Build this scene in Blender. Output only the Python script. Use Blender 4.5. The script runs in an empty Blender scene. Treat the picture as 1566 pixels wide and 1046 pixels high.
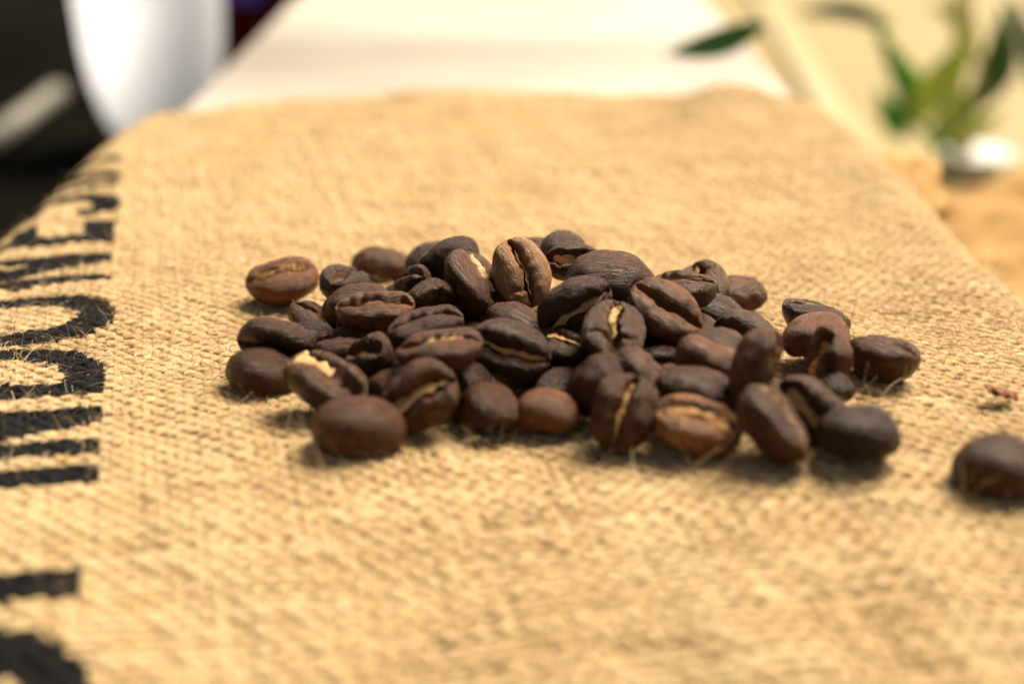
import bpy, math, random
import numpy as np
from mathutils import Vector, Matrix

random.seed(7)
rng = np.random.default_rng(7)
MM = 0.001
S = bpy.context.scene

# ------------------------------------------------------------------ camera
H_CAM = 71.0                      # mm above the flat of the sack
PITCH = math.radians(21.4)
FPX = 2175.0                      # focal length in photo pixels (1566 wide)
cam_d = bpy.data.cameras.new('camera')
cam_d.sensor_width = 36.0
cam_d.lens = FPX / 1566.0 * 36.0
cam_d.clip_start = 0.005
cam_d.clip_end = 50.0
cam_d.dof.use_dof = True
cam_d.dof.focus_distance = 0.189
cam_d.dof.aperture_fstop = 9.6
cam_d.dof.aperture_blades = 0
cam = bpy.data.objects.new('camera', cam_d)
cam.location = (0, 0, H_CAM * MM)
cam.rotation_euler = (math.pi / 2 - PITCH, 0, 0)
S.collection.objects.link(cam)
S.camera = cam

# ------------------------------------------------------------------ world, sun, exposure
SUN_EL = math.radians(51)
SUN_AZ = math.radians(42)         # from +Y (away from camera) towards +X (right)
w = bpy.data.worlds.new('World')
S.world = w
w.use_nodes = True
nt = w.node_tree
sky = nt.nodes.new('ShaderNodeTexSky')
sky.sky_type = 'NISHITA'
sky.sun_disc = False
sky.sun_elevation = SUN_EL
sky.sun_rotation = SUN_AZ
sky.dust_density = 5.0
sky.ozone_density = 0.4
sky.air_density = 0.8
bg = nt.nodes['Background']
bg.inputs['Strength'].default_value = 0.05
tint = nt.nodes.new('ShaderNodeMix')          # hazy, warm daylight
tint.data_type = 'RGBA'; tint.blend_type = 'MULTIPLY'
tint.inputs[0].default_value = 1.0
tint.inputs[7].default_value = (1.0, 0.86, 0.68, 1.0)
nt.links.new(sky.outputs[0], tint.inputs[6])
nt.links.new(tint.outputs[2], bg.inputs[0])
sun_d = bpy.data.lights.new('sun', 'SUN')
sun_d.energy = 4.8
sun_d.angle = math.radians(30)
sun_d.color = (1.0, 0.89, 0.74)
sun = bpy.data.objects.new('sun', sun_d)
to_sun = Vector((math.sin(SUN_AZ) * math.cos(SUN_EL), math.cos(SUN_AZ) * math.cos(SUN_EL), math.sin(SUN_EL)))
sun.rotation_euler = to_sun.to_track_quat('Z', 'Y').to_euler()
S.collection.objects.link(sun)
S.view_settings.view_transform = 'Standard'
S.view_settings.look = 'None'
S.view_settings.gamma = 1.0
S.view_settings.use_curve_mapping = False
S.view_settings.exposure = 1.2

# ------------------------------------------------------------------ helpers
CP, SP = math.cos(PITCH), math.sin(PITCH)
V_RIGHT = np.array([1.0, 0, 0]); V_UP = np.array([0, SP, CP]); V_BACK = np.array([0, -CP, SP])
CAM = np.array([0, 0, H_CAM])


def ray(px, py):
    return V_RIGHT * (px - 783) / FPX + V_UP * (523 - py) / FPX - V_BACK


def at(px, py, z):
    """point (mm) where the line of sight through a photo pixel meets height z"""
    d = ray(px, py)
    return CAM + d * ((z - H_CAM) / d[2])


def at_d(px, py, dist):
    """point (mm) on the line of sight at ground distance dist"""
    d = ray(px, py)
    return CAM + d * (dist / d[1])


def view(v):
    return V_RIGHT * v[0] + V_UP * v[1] + V_BACK * v[2]


class SinNoise:
    def __init__(self, seed, scale, n=14):
        r = np.random.default_rng(seed)
        k = r.normal(size=(n, 3)); k /= np.linalg.norm(k, axis=1)[:, None]
        self.k = k * (2 * math.pi / scale) * r.uniform(0.55, 1.6, (n, 1))
        self.p = r.uniform(0, 2 * math.pi, n)

    def __call__(self, P):
        return np.sin(P @ self.k.T + self.p).sum(-1) / math.sqrt(len(self.p))


def make_mesh(name, verts, faces, mat, smooth=True, attrs=None, uv=None):
    """verts in mm; faces an int array (n,3|4) or a list"""
    me = bpy.data.meshes.new(name)
    verts = np.asarray(verts, dtype=np.float32) * MM
    if isinstance(faces, np.ndarray):
        n, k = faces.shape
        me.vertices.add(len(verts)); me.vertices.foreach_set('co', verts.ravel())
        me.loops.add(n * k); me.loops.foreach_set('vertex_index', faces.ravel().astype(np.int32))
        me.polygons.add(n)
        me.polygons.foreach_set('loop_start', np.arange(0, n * k, k, dtype=np.int32))
        me.update(calc_edges=True)
        me.validate()
    else:
        me.from_pydata([tuple(v) for v in verts.tolist()], [], faces)
        me.update()
    me.polygons.foreach_set('use_smooth', np.full(len(me.polygons), smooth))
    for k, v in (attrs or {}).items():
        v = np.asarray(v, dtype=np.float32)
        if v.ndim == 1:
            a = me.attributes.new(k, 'FLOAT', 'POINT'); a.data.foreach_set('value', v)
        else:
            a = me.attributes.new(k, 'FLOAT_VECTOR', 'POINT'); a.data.foreach_set('vector', v.ravel())
    me.materials.append(mat)
    return me


def link(name, me, parent=None, label=None, cat=None, group=None, kind=None):
    o = bpy.data.objects.new(name, me)
    S.collection.objects.link(o)
    if parent is not None:
        o.parent = parent
    if label: o['label'] = label
    if cat: o['category'] = cat
    if group: o['group'] = group
    if kind: o['kind'] = kind
    return o


def empty(name, loc_mm, label, cat):
    o = bpy.data.objects.new(name, None)
    o.empty_display_size = 0.01
    o.location = [c * MM for c in loc_mm]
    S.collection.objects.link(o)
    o['label'] = label; o['category'] = cat
    return o


def grid_faces(n, m, wrap_m=False, off=0):
    i = np.arange(n - 1)[:, None]
    mm = m if wrap_m else m - 1
    j = np.arange(mm)[None, :]
    j2 = (j + 1) % m
    f = np.stack([i * m + j, i * m + j2, (i + 1) * m + j2, (i + 1) * m + j], -1)
    return f.reshape(-1, 4) + off


class NT:
    """small node-tree writer"""
    def __init__(self, name):
        self.m = bpy.data.materials.new(name); self.m.use_nodes = True
        self.t = self.m.node_tree; self.t.nodes.clear()
        self.out = self.t.nodes.new('ShaderNodeOutputMaterial')

    def n(self, kind, inputs=None, **props):
        nd = self.t.nodes.new(kind)
        for k, v in props.items(): setattr(nd, k, v)
        for k, v in (inputs or {}).items():
            s = nd.inputs[k]
            if hasattr(v, 'is_linked'): self.t.links.new(v, s)
            else: s.default_value = v
        return nd

    def noise(self, vec, scale, detail=3, rough=0.55):
        return self.n('ShaderNodeTexNoise', {'Vector': vec, 'Scale': scale, 'Detail': detail, 'Roughness': rough}).outputs['Fac']

    def math(self, op, a, b=0.0, c=0.0):
        nd = self.n('ShaderNodeMath', operation=op)
        for i, v in enumerate((a, b, c)):
            if hasattr(v, 'is_linked'): self.t.links.new(v, nd.inputs[i])
            else: nd.inputs[i].default_value = v
        return nd.outputs[0]

    def ramp(self, fac, stops):
        nd = self.n('ShaderNodeValToRGB', {'Fac': fac})
        e = nd.color_ramp.elements
        while len(e) < len(stops): e.new(0.5)
        for k, (p, c) in enumerate(stops):
            e[k].position = p
            e[k].color = (c[0], c[1], c[2], 1) if not isinstance(c, (int, float)) else (c, c, c, 1)
        return nd.outputs[0]

    def mix(self, f, a, b, blend='MIX'):
        nd = self.n('ShaderNodeMix', data_type='RGBA', blend_type=blend)
        for i, v in ((0, f), (6, a), (7, b)):
            if hasattr(v, 'is_linked'): self.t.links.new(v, nd.inputs[i])
            else: nd.inputs[i].default_value = v if i == 0 else (v[0], v[1], v[2], 1)
        return nd.outputs[2]

    def bump(self, h, dist, strength=1.0):
        return self.n('ShaderNodeBump', {'Height': h, 'Distance': dist, 'Strength': strength}).outputs[0]

    def finish(self, shader):
        self.t.links.new(shader, self.out.inputs['Surface']); return self.m


def attr(T, name):
    return T.n('ShaderNodeAttribute', attribute_name=name)


def simple_mat(name, c1, c2, scale, rough, spec=0.5, bump=0.0, metallic=0.0, coat=0.0, stretch=(1, 1, 1)):
    T = NT(name)
    tc = T.n('ShaderNodeTexCoord').outputs['Object']
    mp = T.n('ShaderNodeMapping', {'Vector': tc, 'Scale': stretch}).outputs[0]
    f = T.noise(mp, scale, 4)
    col = T.mix(T.ramp(f, [(0.3, 0), (0.7, 1)]), c1, c2)
    ins = {'Base Color': col, 'Roughness': rough, 'Specular IOR Level': spec, 'Metallic': metallic, 'Coat Weight': coat}
    if bump: ins['Normal'] = T.bump(f, bump)
    return T.finish(T.n('ShaderNodeBsdfPrincipled', ins).outputs[0])


# ------------------------------------------------------------------ materials
JUTE_A, JUTE_B, JUTE_C = (0.36, 0.195, 0.070), (0.67, 0.465, 0.212), (0.82, 0.665, 0.385)


def burlap_material(name, ink=True):
    T = NT(name)
    tw = attr(T, 'twist').outputs['Vector']
    tone = attr(T, 'tone').outputs['Fac']
    fib = T.noise(T.n('ShaderNodeMapping', {'Vector': tw, 'Scale': (0.30, 3.2, 3.2)}).outputs[0], 2.6, 5, 0.75)
    big = T.noise(T.n('ShaderNodeTexCoord').outputs['Object'], 45, 3)
    f = T.math('ADD', T.math('MULTIPLY', fib, 0.85), T.math('MULTIPLY', tone, 0.28))
    f = T.math('SUBTRACT', f, 0.08)
    f = T.math('ADD', f, T.math('MULTIPLY', T.math('SUBTRACT', big, 0.5), 0.22))
    col = T.ramp(f, [(0.22, JUTE_A), (0.48, JUTE_B), (0.8, JUTE_C)])
    rough = 0.82
    if ink:
        k = attr(T, 'ink').outputs['Fac']
        thin = T.ramp(T.math('ADD', k, T.math('MULTIPLY', T.math('SUBTRACT', fib, 0.5), 0.25)), [(0.30, 0), (0.48, 1)])
        col = T.mix(thin, col, (0.011, 0.0105, 0.0105))
    b = T.bump(fib, 0.0003, 1.0)
    p = T.n('ShaderNodeBsdfPrincipled', {'Base Color': col, 'Roughness': rough, 'Specular IOR Level': 0.12, 'Normal': b,
                                          'Sheen Weight': T.math('MULTIPLY', T.math('SUBTRACT', 1.0, thin) if ink else 1.0, 0.75), 'Sheen Roughness': 0.45, 'Sheen Tint': (1.0, 0.82, 0.50, 1.0)
                                          })
    tr = T.n('ShaderNodeBsdfTranslucent', {'Color': T.mix(1.0, col, (1.15, 1.0, 0.72), 'MULTIPLY'), 'Normal': b})
    mx = T.n('ShaderNodeMixShader', {0: 0.12, 1: p.outputs[0], 2: tr.outputs[0]})
    return T.finish(mx.outputs[0])


def fibre_material():
    T = NT('jute_fibre')
    tone = attr(T, 'tone').outputs['Fac']
    col = T.ramp(tone, [(0.0, (0.07, 0.030, 0.012)), (0.07, (0.36, 0.19, 0.06)), (0.35, (0.64, 0.44, 0.20)), (1.0, (0.84, 0.72, 0.50))])
    k = attr(T, 'ink').outputs['Fac']
    col = T.mix(T.math('GREATER_THAN', k, 0.5), col, (0.02, 0.019, 0.018))
    p = T.n('ShaderNodeBsdfPrincipled', {'Base Color': col, 'Roughness': 0.55, 'Specular IOR Level': 0.4})
    tr = T.n('ShaderNodeBsdfTranslucent', {'Color': col})
    return T.finish(T.n('ShaderNodeMixShader', {0: 0.25, 1: p.outputs[0], 2: tr.outputs[0]}).outputs[0])


def bean_material():
    T = NT('roasted_bean_skin')
    loc = attr(T, 'loc').outputs['Vector']            # bean-local position in mm
    tone = attr(T, 'tone').outputs['Fac']             # roast of this bean
    cut = attr(T, 'cut').outputs['Fac']               # dry inner skin in and beside the cut
    mot = T.noise(loc, 0.75, 4, 0.6)
    str_ = T.noise(T.n('ShaderNodeMapping', {'Vector': loc, 'Scale': (0.55, 2.2, 2.2)}).outputs[0], 0.9, 6, 0.7)
    fine = T.noise(loc, 4.2, 4, 0.7)
    f = T.math('ADD', T.math('MULTIPLY', mot, 0.42), T.math('MULTIPLY', str_, 0.32))
    f = T.math('ADD', f, T.math('MULTIPLY', fine, 0.26))
    f = T.math('ADD', f, T.math('SUBTRACT', tone, 0.5))
    col = T.ramp(f, [(0.29, (0.0060, 0.0018, 0.0005)), (0.5, (0.052, 0.0160, 0.0036)), (0.70, (0.165, 0.057, 0.0135)), (1.0, (0.29, 0.15, 0.060))])
    col = T.mix(T.math('MULTIPLY', cut, T.math('MULTIPLY', fine, 1.1)), col, (0.16, 0.075, 0.03))
    rough = T.n('ShaderNodeMapRange', {'Value': str_, 'To Min': 0.16, 'To Max': 0.40}).outputs[0]
    h = T.math('ADD', T.math('MULTIPLY', str_, 0.7), T.math('MULTIPLY', fine, 0.30))
    b = T.bump(h, 0.00065, 0.9)
    p = T.n('ShaderNodeBsdfPrincipled', {'Base Color': col, 'Roughness': rough, 'Specular IOR Level': 0.33, 'Specular Tint': (1.0, 0.84, 0.70, 1.0), 'Normal': b})
    return T.finish(p.outputs[0])


def chaff_material():
    T = NT('silverskin_chaff')
    loc = attr(T, 'loc').outputs['Vector']
    tone = attr(T, 'tone').outputs['Fac']
    f = T.math('ADD', T.noise(loc, 1.6, 4, 0.7), T.math('SUBTRACT', tone, 0.5))
    col = T.ramp(f, [(0.25, (0.085, 0.034, 0.012)), (0.5, (0.36, 0.17, 0.055)), (0.8, (0.66, 0.42, 0.18))])
    b = T.bump(T.noise(loc, 4.0, 4), 0.0003, 0.8)
    p = T.n('ShaderNodeBsdfPrincipled', {'Base Color': col, 'Roughness': 0.7, 'Specular IOR Level': 0.25, 'Normal': b})
    return T.finish(p.outputs[0])


M_BURLAP = burlap_material('burlap_yarn')
M_FIBRE = fibre_material()
M_BEAN = bean_material()
M_CHAFF = chaff_material()
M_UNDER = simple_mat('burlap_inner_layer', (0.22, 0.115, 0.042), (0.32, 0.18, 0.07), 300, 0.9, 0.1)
M_SACK2 = simple_mat('second_burlap', (0.22, 0.120, 0.038), (0.42, 0.265, 0.10), 90, 0.9, 0.1, 0.002)
M_BENCH = simple_mat('pale_painted_wood_shade_bands', (0.25, 0.220, 0.178), (0.50, 0.462, 0.385), 4, 0.5, 0.3, 0.0, stretch=(1.0, 3.0, 1))  # uneven wood tone; darker bands put soft shade into the bench colour
M_FLOOR = simple_mat('tan_board', (0.20, 0.150, 0.044), (0.26, 0.195, 0.062), 4, 0.6, 0.3, 0.0, stretch=(0.6, 5, 1))
M_SLAT = simple_mat('yellow_pale_wood', (0.30, 0.235, 0.095), (0.34, 0.27, 0.12), 8, 0.6)
M_WHITE = simple_mat('white_glaze', (0.78, 0.79, 0.80), (0.82, 0.83, 0.84), 6, 0.16, 0.5, coat=0.4)
def translucent_white():
    T = NT('milky_white_cup')
    p = T.n('ShaderNodeBsdfPrincipled', {'Base Color': (0.86, 0.87, 0.88, 1), 'Roughness': 0.25})
    tr = T.n('ShaderNodeBsdfTranslucent', {'Color': (0.82, 0.86, 0.92, 1)})
    return T.finish(T.n('ShaderNodeMixShader', {0: 0.52, 1: p.outputs[0], 2: tr.outputs[0]}).outputs[0])
M_CUP = translucent_white()
M_BLACK = simple_mat('black_tray', (0.0035, 0.0035, 0.003), (0.008, 0.0075, 0.006), 6, 0.85, 0.0)
M_METAL = simple_mat('dull_metal', (0.10, 0.098, 0.075), (0.22, 0.21, 0.17), 20, 0.5, 0.3, metallic=0.3)
M_RED = simple_mat('dark_red_lacquer', (0.075, 0.003, 0.003), (0.11, 0.005, 0.004), 10, 0.6, 0.05)
M_BLUE = simple_mat('violet_blue', (0.10, 0.08, 0.55), (0.14, 0.12, 0.65), 10, 0.4)
def leaf_mat(name, c1, c2, scale, rough):
    T = NT(name)
    f = T.noise(T.n('ShaderNodeTexCoord').outputs['Object'], scale, 4)
    col = T.mix(f, c1, c2)
    p = T.n('ShaderNodeBsdfPrincipled', {'Base Color': col, 'Roughness': rough})
    tr = T.n('ShaderNodeBsdfTranslucent', {'Color': T.mix(0.5, col, (c2[0] * 1.8, c2[1] * 1.8, c2[2]))})
    return T.finish(T.n('ShaderNodeMixShader', {0: 0.35, 1: p.outputs[0], 2: tr.outputs[0]}).outputs[0])
M_LEAF_D = leaf_mat('olive_leaf_dark', (0.040, 0.115, 0.028), (0.07, 0.17, 0.045), 60, 0.42)
M_LEAF_T = leaf_mat('olive_leaf_teal', (0.040, 0.10, 0.075), (0.09, 0.19, 0.15), 60, 0.42)
M_LEAF_L = leaf_mat('olive_leaf_pale', (0.34, 0.44, 0.12), (0.44, 0.52, 0.17), 60, 0.5)
M_LEAF_G = leaf_mat('olive_leaf_fresh', (0.07, 0.28, 0.07), (0.12, 0.36, 0.09), 60, 0.42)
M_STEM = simple_mat('pale_stem', (0.50, 0.45, 0.18), (0.58, 0.52, 0.24), 60, 0.6)

# ------------------------------------------------------------------ setting: floor, bench
FLOOR_Z = -100.0
BENCH_Z = -11.0


def box(name, x0, x1, y0, y1, z0, z1, mat, bevel=2.0, parent=None, seg=3, **kw):
    import bmesh
    bm = bmesh.new()
    bmesh.ops.create_cube(bm, size=1)
    for v in bm.verts:
        v.co = Vector(((x0 + (v.co.x + .5) * (x1 - x0)) * MM, (y0 + (v.co.y + .5) * (y1 - y0)) * MM, (z0 + (v.co.z + .5) * (z1 - z0)) * MM))
    if bevel:
        bmesh.ops.bevel(bm, geom=bm.edges[:], offset=bevel * MM, segments=seg, affect='EDGES', profile=0.5)
    me = bpy.data.meshes.new(name); bm.to_mesh(me); bm.free()
    me.polygons.foreach_set('use_smooth', np.full(len(me.polygons), True))
    me.materials.append(mat)
    return link(name, me, parent, **kw)


fl = make_mesh('floor', [(-3000, -600, FLOOR_Z), (3000, -600, FLOOR_Z), (3000, 6000, FLOOR_Z), (-3000, 6000, FLOOR_Z)],
               [(0, 1, 2, 3)], M_FLOOR, smooth=False)
link('floor', fl, kind='structure')

bench = empty('bench', (-5, 300, FLOOR_Z), 'narrow pale painted wooden bench running back under the burlap', 'bench')
BX0, BX1 = -89.5, 79.5


def child_box(*a, **k):
    o = box(*a, **k)
    o.matrix_parent_inverse = Matrix.Translation(-Vector(bench.location))
    return o


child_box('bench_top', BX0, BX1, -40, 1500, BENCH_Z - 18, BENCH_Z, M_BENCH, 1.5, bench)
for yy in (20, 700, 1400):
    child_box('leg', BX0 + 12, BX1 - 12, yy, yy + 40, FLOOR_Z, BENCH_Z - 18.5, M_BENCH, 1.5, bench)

# ------------------------------------------------------------------ burlap sack: fold geometry
AL, AR, RF = -79.5, 68.5, 13.0          # flat part between AL and AR, then it rolls over the bench edges
TH_L, TH_R = math.radians(78), math.radians(70)
RB = 6.0                                # roll at the back hem
nz1, nz2 = SinNoise(11, 70), SinNoise(12, 22)


def back_edge(a):
    e = 345.0 + 1.5 * np.sin(a / 17.0) + 1.0 * np.sin(a / 7.3 + 1)
    return e - 26.0 / (1 + np.exp((a + 66) / 6.0)) - 10.0 / (1 + np.exp(-(a - 66) / 6.0))


def fold(a, b):
    """flat fabric position (a right, b away) -> world mm"""
    a = np.asarray(a, float); b = np.asarray(b, float)
    x = a.copy(); z = np.zeros_like(a)
    for side, a0, th in ((-1, AL, TH_L), (1, AR, TH_R)):
        s = (a - a0) * side
        m = s > 0
        t = np.clip(s / RF, 0, th)
        rest = np.maximum(s - RF * th, 0)
        x = np.where(m, a0 + side * (RF * np.sin(t) + rest * math.cos(th)), x)
        z = np.where(m, -RF * (1 - np.cos(t)) - rest * math.sin(th), z)
    be = back_edge(a)
    s = np.maximum(b - be, 0)
    t = np.clip(s / RB, 0, math.pi / 2)
    rest = np.maximum(s - RB * math.pi / 2, 0)
    y = np.where(b > be, be + RB * np.sin(t), b)
    z = z - RB * (1 - np.cos(t)) - rest
    P = np.stack([a, b, np.zeros_like(a)], -1)
    z = z + 0.55 * nz1(P) + 0.22 * nz2(P)
    z = z - 0.0034 * np.maximum(152 - b, 0) ** 2
    z = z + 5.5 * np.exp(-(((a - 52) / 13) ** 2 + ((b - 330) / 12) ** 2)) + 2.2 * np.exp(-(((a + 20) / 22) ** 2 + ((b - 338) / 10) ** 2))
    z = z + 2.5 * np.exp(-(((a - 70) / 8) ** 2 + ((b - 262) / 26) ** 2))
    return np.stack([x, y, z], -1)


def surf_z(x, y):
    return fold(np.atleast_1d(x), np.atleast_1d(y))[..., 2]


U_ANG, V_ANG = math.radians(7.5), math.radians(13.5)
U_DIR = np.array([math.cos(U_ANG), math.sin(U_ANG)])
V_DIR = np.array([-math.sin(V_ANG), math.cos(V_ANG)])
ORG = np.array([-37.8, 106.2])
A_MIN, A_MAX, B_MIN = -128.0, 118.0, 72.0
PITCH_Y = 1.25


def uv_to_ab(u, v):
    return ORG[0] + u * U_DIR[0] + v * V_DIR[0], ORG[1] + u * U_DIR[1] + v * V_DIR[1]


# ---- stencilled lettering: strokes in (p along the text, q up the letter)
def seg(p, q, p0, q0, p1, q1, hw):
    d = np.array([p1 - p0, q1 - q0]); L2 = d @ d
    t = np.clip(((p - p0) * d[0] + (q - q0) * d[1]) / L2, 0, 1)
    return np.hypot(p - p0 - t * d[0], q - q0 - t * d[1]) - hw


def bar(p, q, p0, p1, q0, q1):
    return np.maximum(np.maximum(p0 - p, p - p1), np.maximum(q0 - q, q - q1))


def ring(p, q, pc, qc, rp, rq, hwp, hwq, sq=2.6):
    """rounded-rectangle ring: outer radii rp, rq, stroke widths hwp (sides) and hwq (ends)"""
    o = (np.abs((p - pc) / rp) ** sq + np.abs((q - qc) / rq) ** sq) ** (1 / sq) - 1
    i = (np.abs((p - pc) / (rp - hwp)) ** sq + np.abs((q - qc) / (rq - hwq)) ** sq) ** (1 / sq) - 1
    return np.maximum(o * rp, -i * (rp - hwp))


CAP = 30.0


def ink_sdf(p, q):
    h = CAP
    q = np.where(p < 30, q - 1.2, q)
    parts = [
        ring(p, q, 0.0, h / 2, 11.2, h / 2 + .8, 4.6, 4.6),                                     # O
        bar(p, q, 14.8, 18.8, 0, h), bar(p, q, 14.8, 28.5, h - 4, h), bar(p, q, 14.8, 26, 14, 18),  # F
        bar(p, q, 34.9, 38.4, 0, h),                                                             # I
        bar(p, q, 42.1, 45.3, 0, h), bar(p, q, 51.0, 54.2, 0, h), seg(p, q, 43.6, h - 1.5, 52.0, 1.8, 1.9),  # N
        bar(p, q, 58.8, 62.3, 0, h),                                                             # D
        np.maximum(ring(p, q, 61.0, h / 2, 13.8, h / 2, 3.6, 4.2, 3.2), 61.0 - p),
        ring(p, q, 87.2, h / 2, 10.2, h / 2 + .8, 3.9, 4.2),                                     # O
        bar(p, q, 103.3, 106.6, 0, h), bar(p, q, 114.4, 117.8, 0, h), seg(p, q, 105, h - 1.5, 115.2, 1.8, 2.0),  # N
        bar(p, q, 124.6, 128.4, 0, h), bar(p, q, 126, 137, 0, 4.4), bar(p, q, 126, 135.5, 13, 17), bar(p, q, 126, 137, h - 4.2, h),  # E
        np.minimum(np.maximum(ring(p, q, 147.5, 8.2, 6.8, 8.9, 3.4, 4.0), np.minimum(4.0 - q, 146.5 - p) * 0 + np.where((p < 146) & (q > 6.5), 3.0, -9.0)),
                   np.maximum(ring(p, q, 147.5, 21.8, 6.8, 8.9, 3.4, 4.0), np.where((p > 149) & (q < 23.5), 3.0, -9.0))),  # S
        bar(p, q, 158.4, 161.6, 0, h),                                                           # I
        seg(p, q, 166.5, 1, 172.5, h - 1, 1.8), seg(p, q, 178.5, 1, 172.5, h - 1, 1.8), bar(p, q, 168.5, 176.5, 8, 11.5),  # A
    ]
    return np.minimum.reduce(parts)


nk = SinNoise(21, 2.4)


def ink_at(u, v):
    """1 where printed; ragged by the weave"""
    p, q = v, -u
    P = np.stack([p, q, np.zeros_like(p)], -1)
    d = ink_sdf(p, q) - 0.35 + 0.20 * nk(P)
    return np.clip(0.5 - d / 0.7, 0, 1)


def build_yarns():
    V, F, INK, TONE, TW = [], [], [], [], []
    off = 0
    # u range and v range that cover the (a, b) window
    us = np.arange(-118, 175, PITCH_Y)
    vs = np.arange(-62, 290, PITCH_Y)
    slub = SinNoise(31, 9.0); slub2 = SinNoise(32, 3.0); wob = SinNoise(33, 14.0)
    for kind, fixed in (('warp', us), ('weft', vs)):
        for k, c in enumerate(fixed):
            # sampling positions along the yarn, denser in the plane of focus
            if kind == 'warp':
                lo, hi = -62.0, 290.0
                band = (36.0, 122.0)
            else:
                lo, hi = -118.0, 175.0
                bmid = ORG[1] + c * V_DIR[1]
                band = (lo, hi) if 135 < bmid < 238 else (0, 0)
            fine = PITCH_Y / 4; coarse = PITCH_Y / 2
            g = np.arange(round(lo / PITCH_Y) * PITCH_Y, hi, fine)
            idx = np.arange(len(g))
            keep = ((g > band[0]) & (g < band[1])) | (idx % 2 == 0)
            s = g[keep]
            jit = (random.random() - 0.5) * 0.30
            sd = k * 17.3 + (1000 if kind == 'weft' else 0)
            wv = c + jit + 0.10 * wob(np.stack([s, np.full_like(s, sd), np.zeros_like(s)], -1))
            u, v = (wv, s) if kind == 'warp' else (s, wv)
            a, b = uv_to_ab(u, v)
            m = (a > A_MIN) & (a < A_MAX) & (b > B_MIN) & (b < back_edge(a) + 13)
            if m.sum() < 6: continue
            i0, i1 = np.argmax(m), len(m) - np.argmax(m[::-1])
            s, u, v, a, b = s[i0:i1], u[i0:i1], v[i0:i1], a[i0:i1], b[i0:i1]
            P = fold(a, b)
            e = 0.4
            N = np.cross(fold(a + e, b) - P, fold(a, b + e) - P)
            N /= np.linalg.norm(N, axis=1)[:, None]
            ph = math.pi * (s / PITCH_Y) + math.pi * k + (math.pi if kind == 'weft' else 0)
            P3 = np.stack([s, np.full_like(s, sd), np.full_like(s, 3.7 * k)], -1)
            thick = 1.0 + 0.15 * slub(P3) + 0.12 * slub2(P3)
            base = random.uniform(0.9, 1.12)
            P = P + N * (0.145 * np.cos(ph) + 0.09 * slub2(P3))[:, None]
            Tn = np.gradient(P, axis=0); Tn /= np.linalg.norm(Tn, axis=1)[:, None]
            B = np.cross(Tn, N); B /= np.linalg.norm(B, axis=1)[:, None]
            N2 = np.cross(B, Tn)
            m_s = 6 if (kind == 'warp' or band[1] > band[0]) else 5
            th = np.arange(m_s) / m_s * 2 * math.pi
            rw = (0.66 * base * thick)[:, None, None]; rh = (0.29 * base * thick)[:, None, None]
            ringv = P[:, None, :] + rw * np.cos(th)[None, :, None] * B[:, None, :] + rh * np.sin(th)[None, :, None] * N2[:, None, :]
            n = len(s)
            V.append(ringv.reshape(-1, 3)); F.append(grid_faces(n, m_s, True, off))
            ik = ink_at(u, v)
            INK.append(np.repeat(ik, m_s))
            tone = random.random() * 0.7 + 0.3 * (0.5 + 0.35 * slub(P3))
            TONE.append(np.repeat(np.broadcast_to(tone, (n,)), m_s))
            tw = np.empty((n, m_s, 3))
            tw[..., 0] = s[:, None] + sd * 3.1
            tw[..., 1] = np.cos(th)[None, :] * 0.5 + s[:, None] * 0.35
            tw[..., 2] = np.sin(th)[None, :] * 0.5
            TW.append(tw.reshape(-1, 3))
            off += n * m_s
    return make_mesh('weave', np.concatenate(V), np.concatenate(F), M_BURLAP, True,
                     {'ink': np.concatenate(INK), 'tone': np.concatenate(TONE), 'twist': np.concatenate(TW)})


def tubes(paths, radii, name, mat, tones, inks, sides=3):
    """paths (n, k, 3) all with k points; tapered thin tubes in one mesh"""
    n, k, _ = paths.shape
    T = np.gradient(paths, axis=1); T /= np.linalg.norm(T, axis=2)[..., None] + 1e-9
    ref = np.where(np.abs(T[..., 2:3]) > 0.9, np.array([1., 0, 0]), np.array([0, 0, 1.]))
    B = np.cross(T, ref); B /= np.linalg.norm(B, axis=2)[..., None] + 1e-9
    N = np.cross(B, T)
    th = np.arange(sides) / sides * 2 * math.pi
    tap = np.linspace(1, 0.45, k)
    r = radii[:, None] * tap[None, :]
    Vv = paths[:, :, None, :] + r[..., None, None] * (np.cos(th)[None, None, :, None] * B[:, :, None, :] + np.sin(th)[None, None, :, None] * N[:, :, None, :])
    base = grid_faces(k, sides, True)
    F = (base[None] + (np.arange(n) * k * sides)[:, None, None]).reshape(-1, 4)
    return make_mesh(name, Vv.reshape(-1, 3), F, mat, True,
                     {'tone': np.repeat(tones, k * sides), 'ink': np.repeat(inks, k * sides)})


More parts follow.
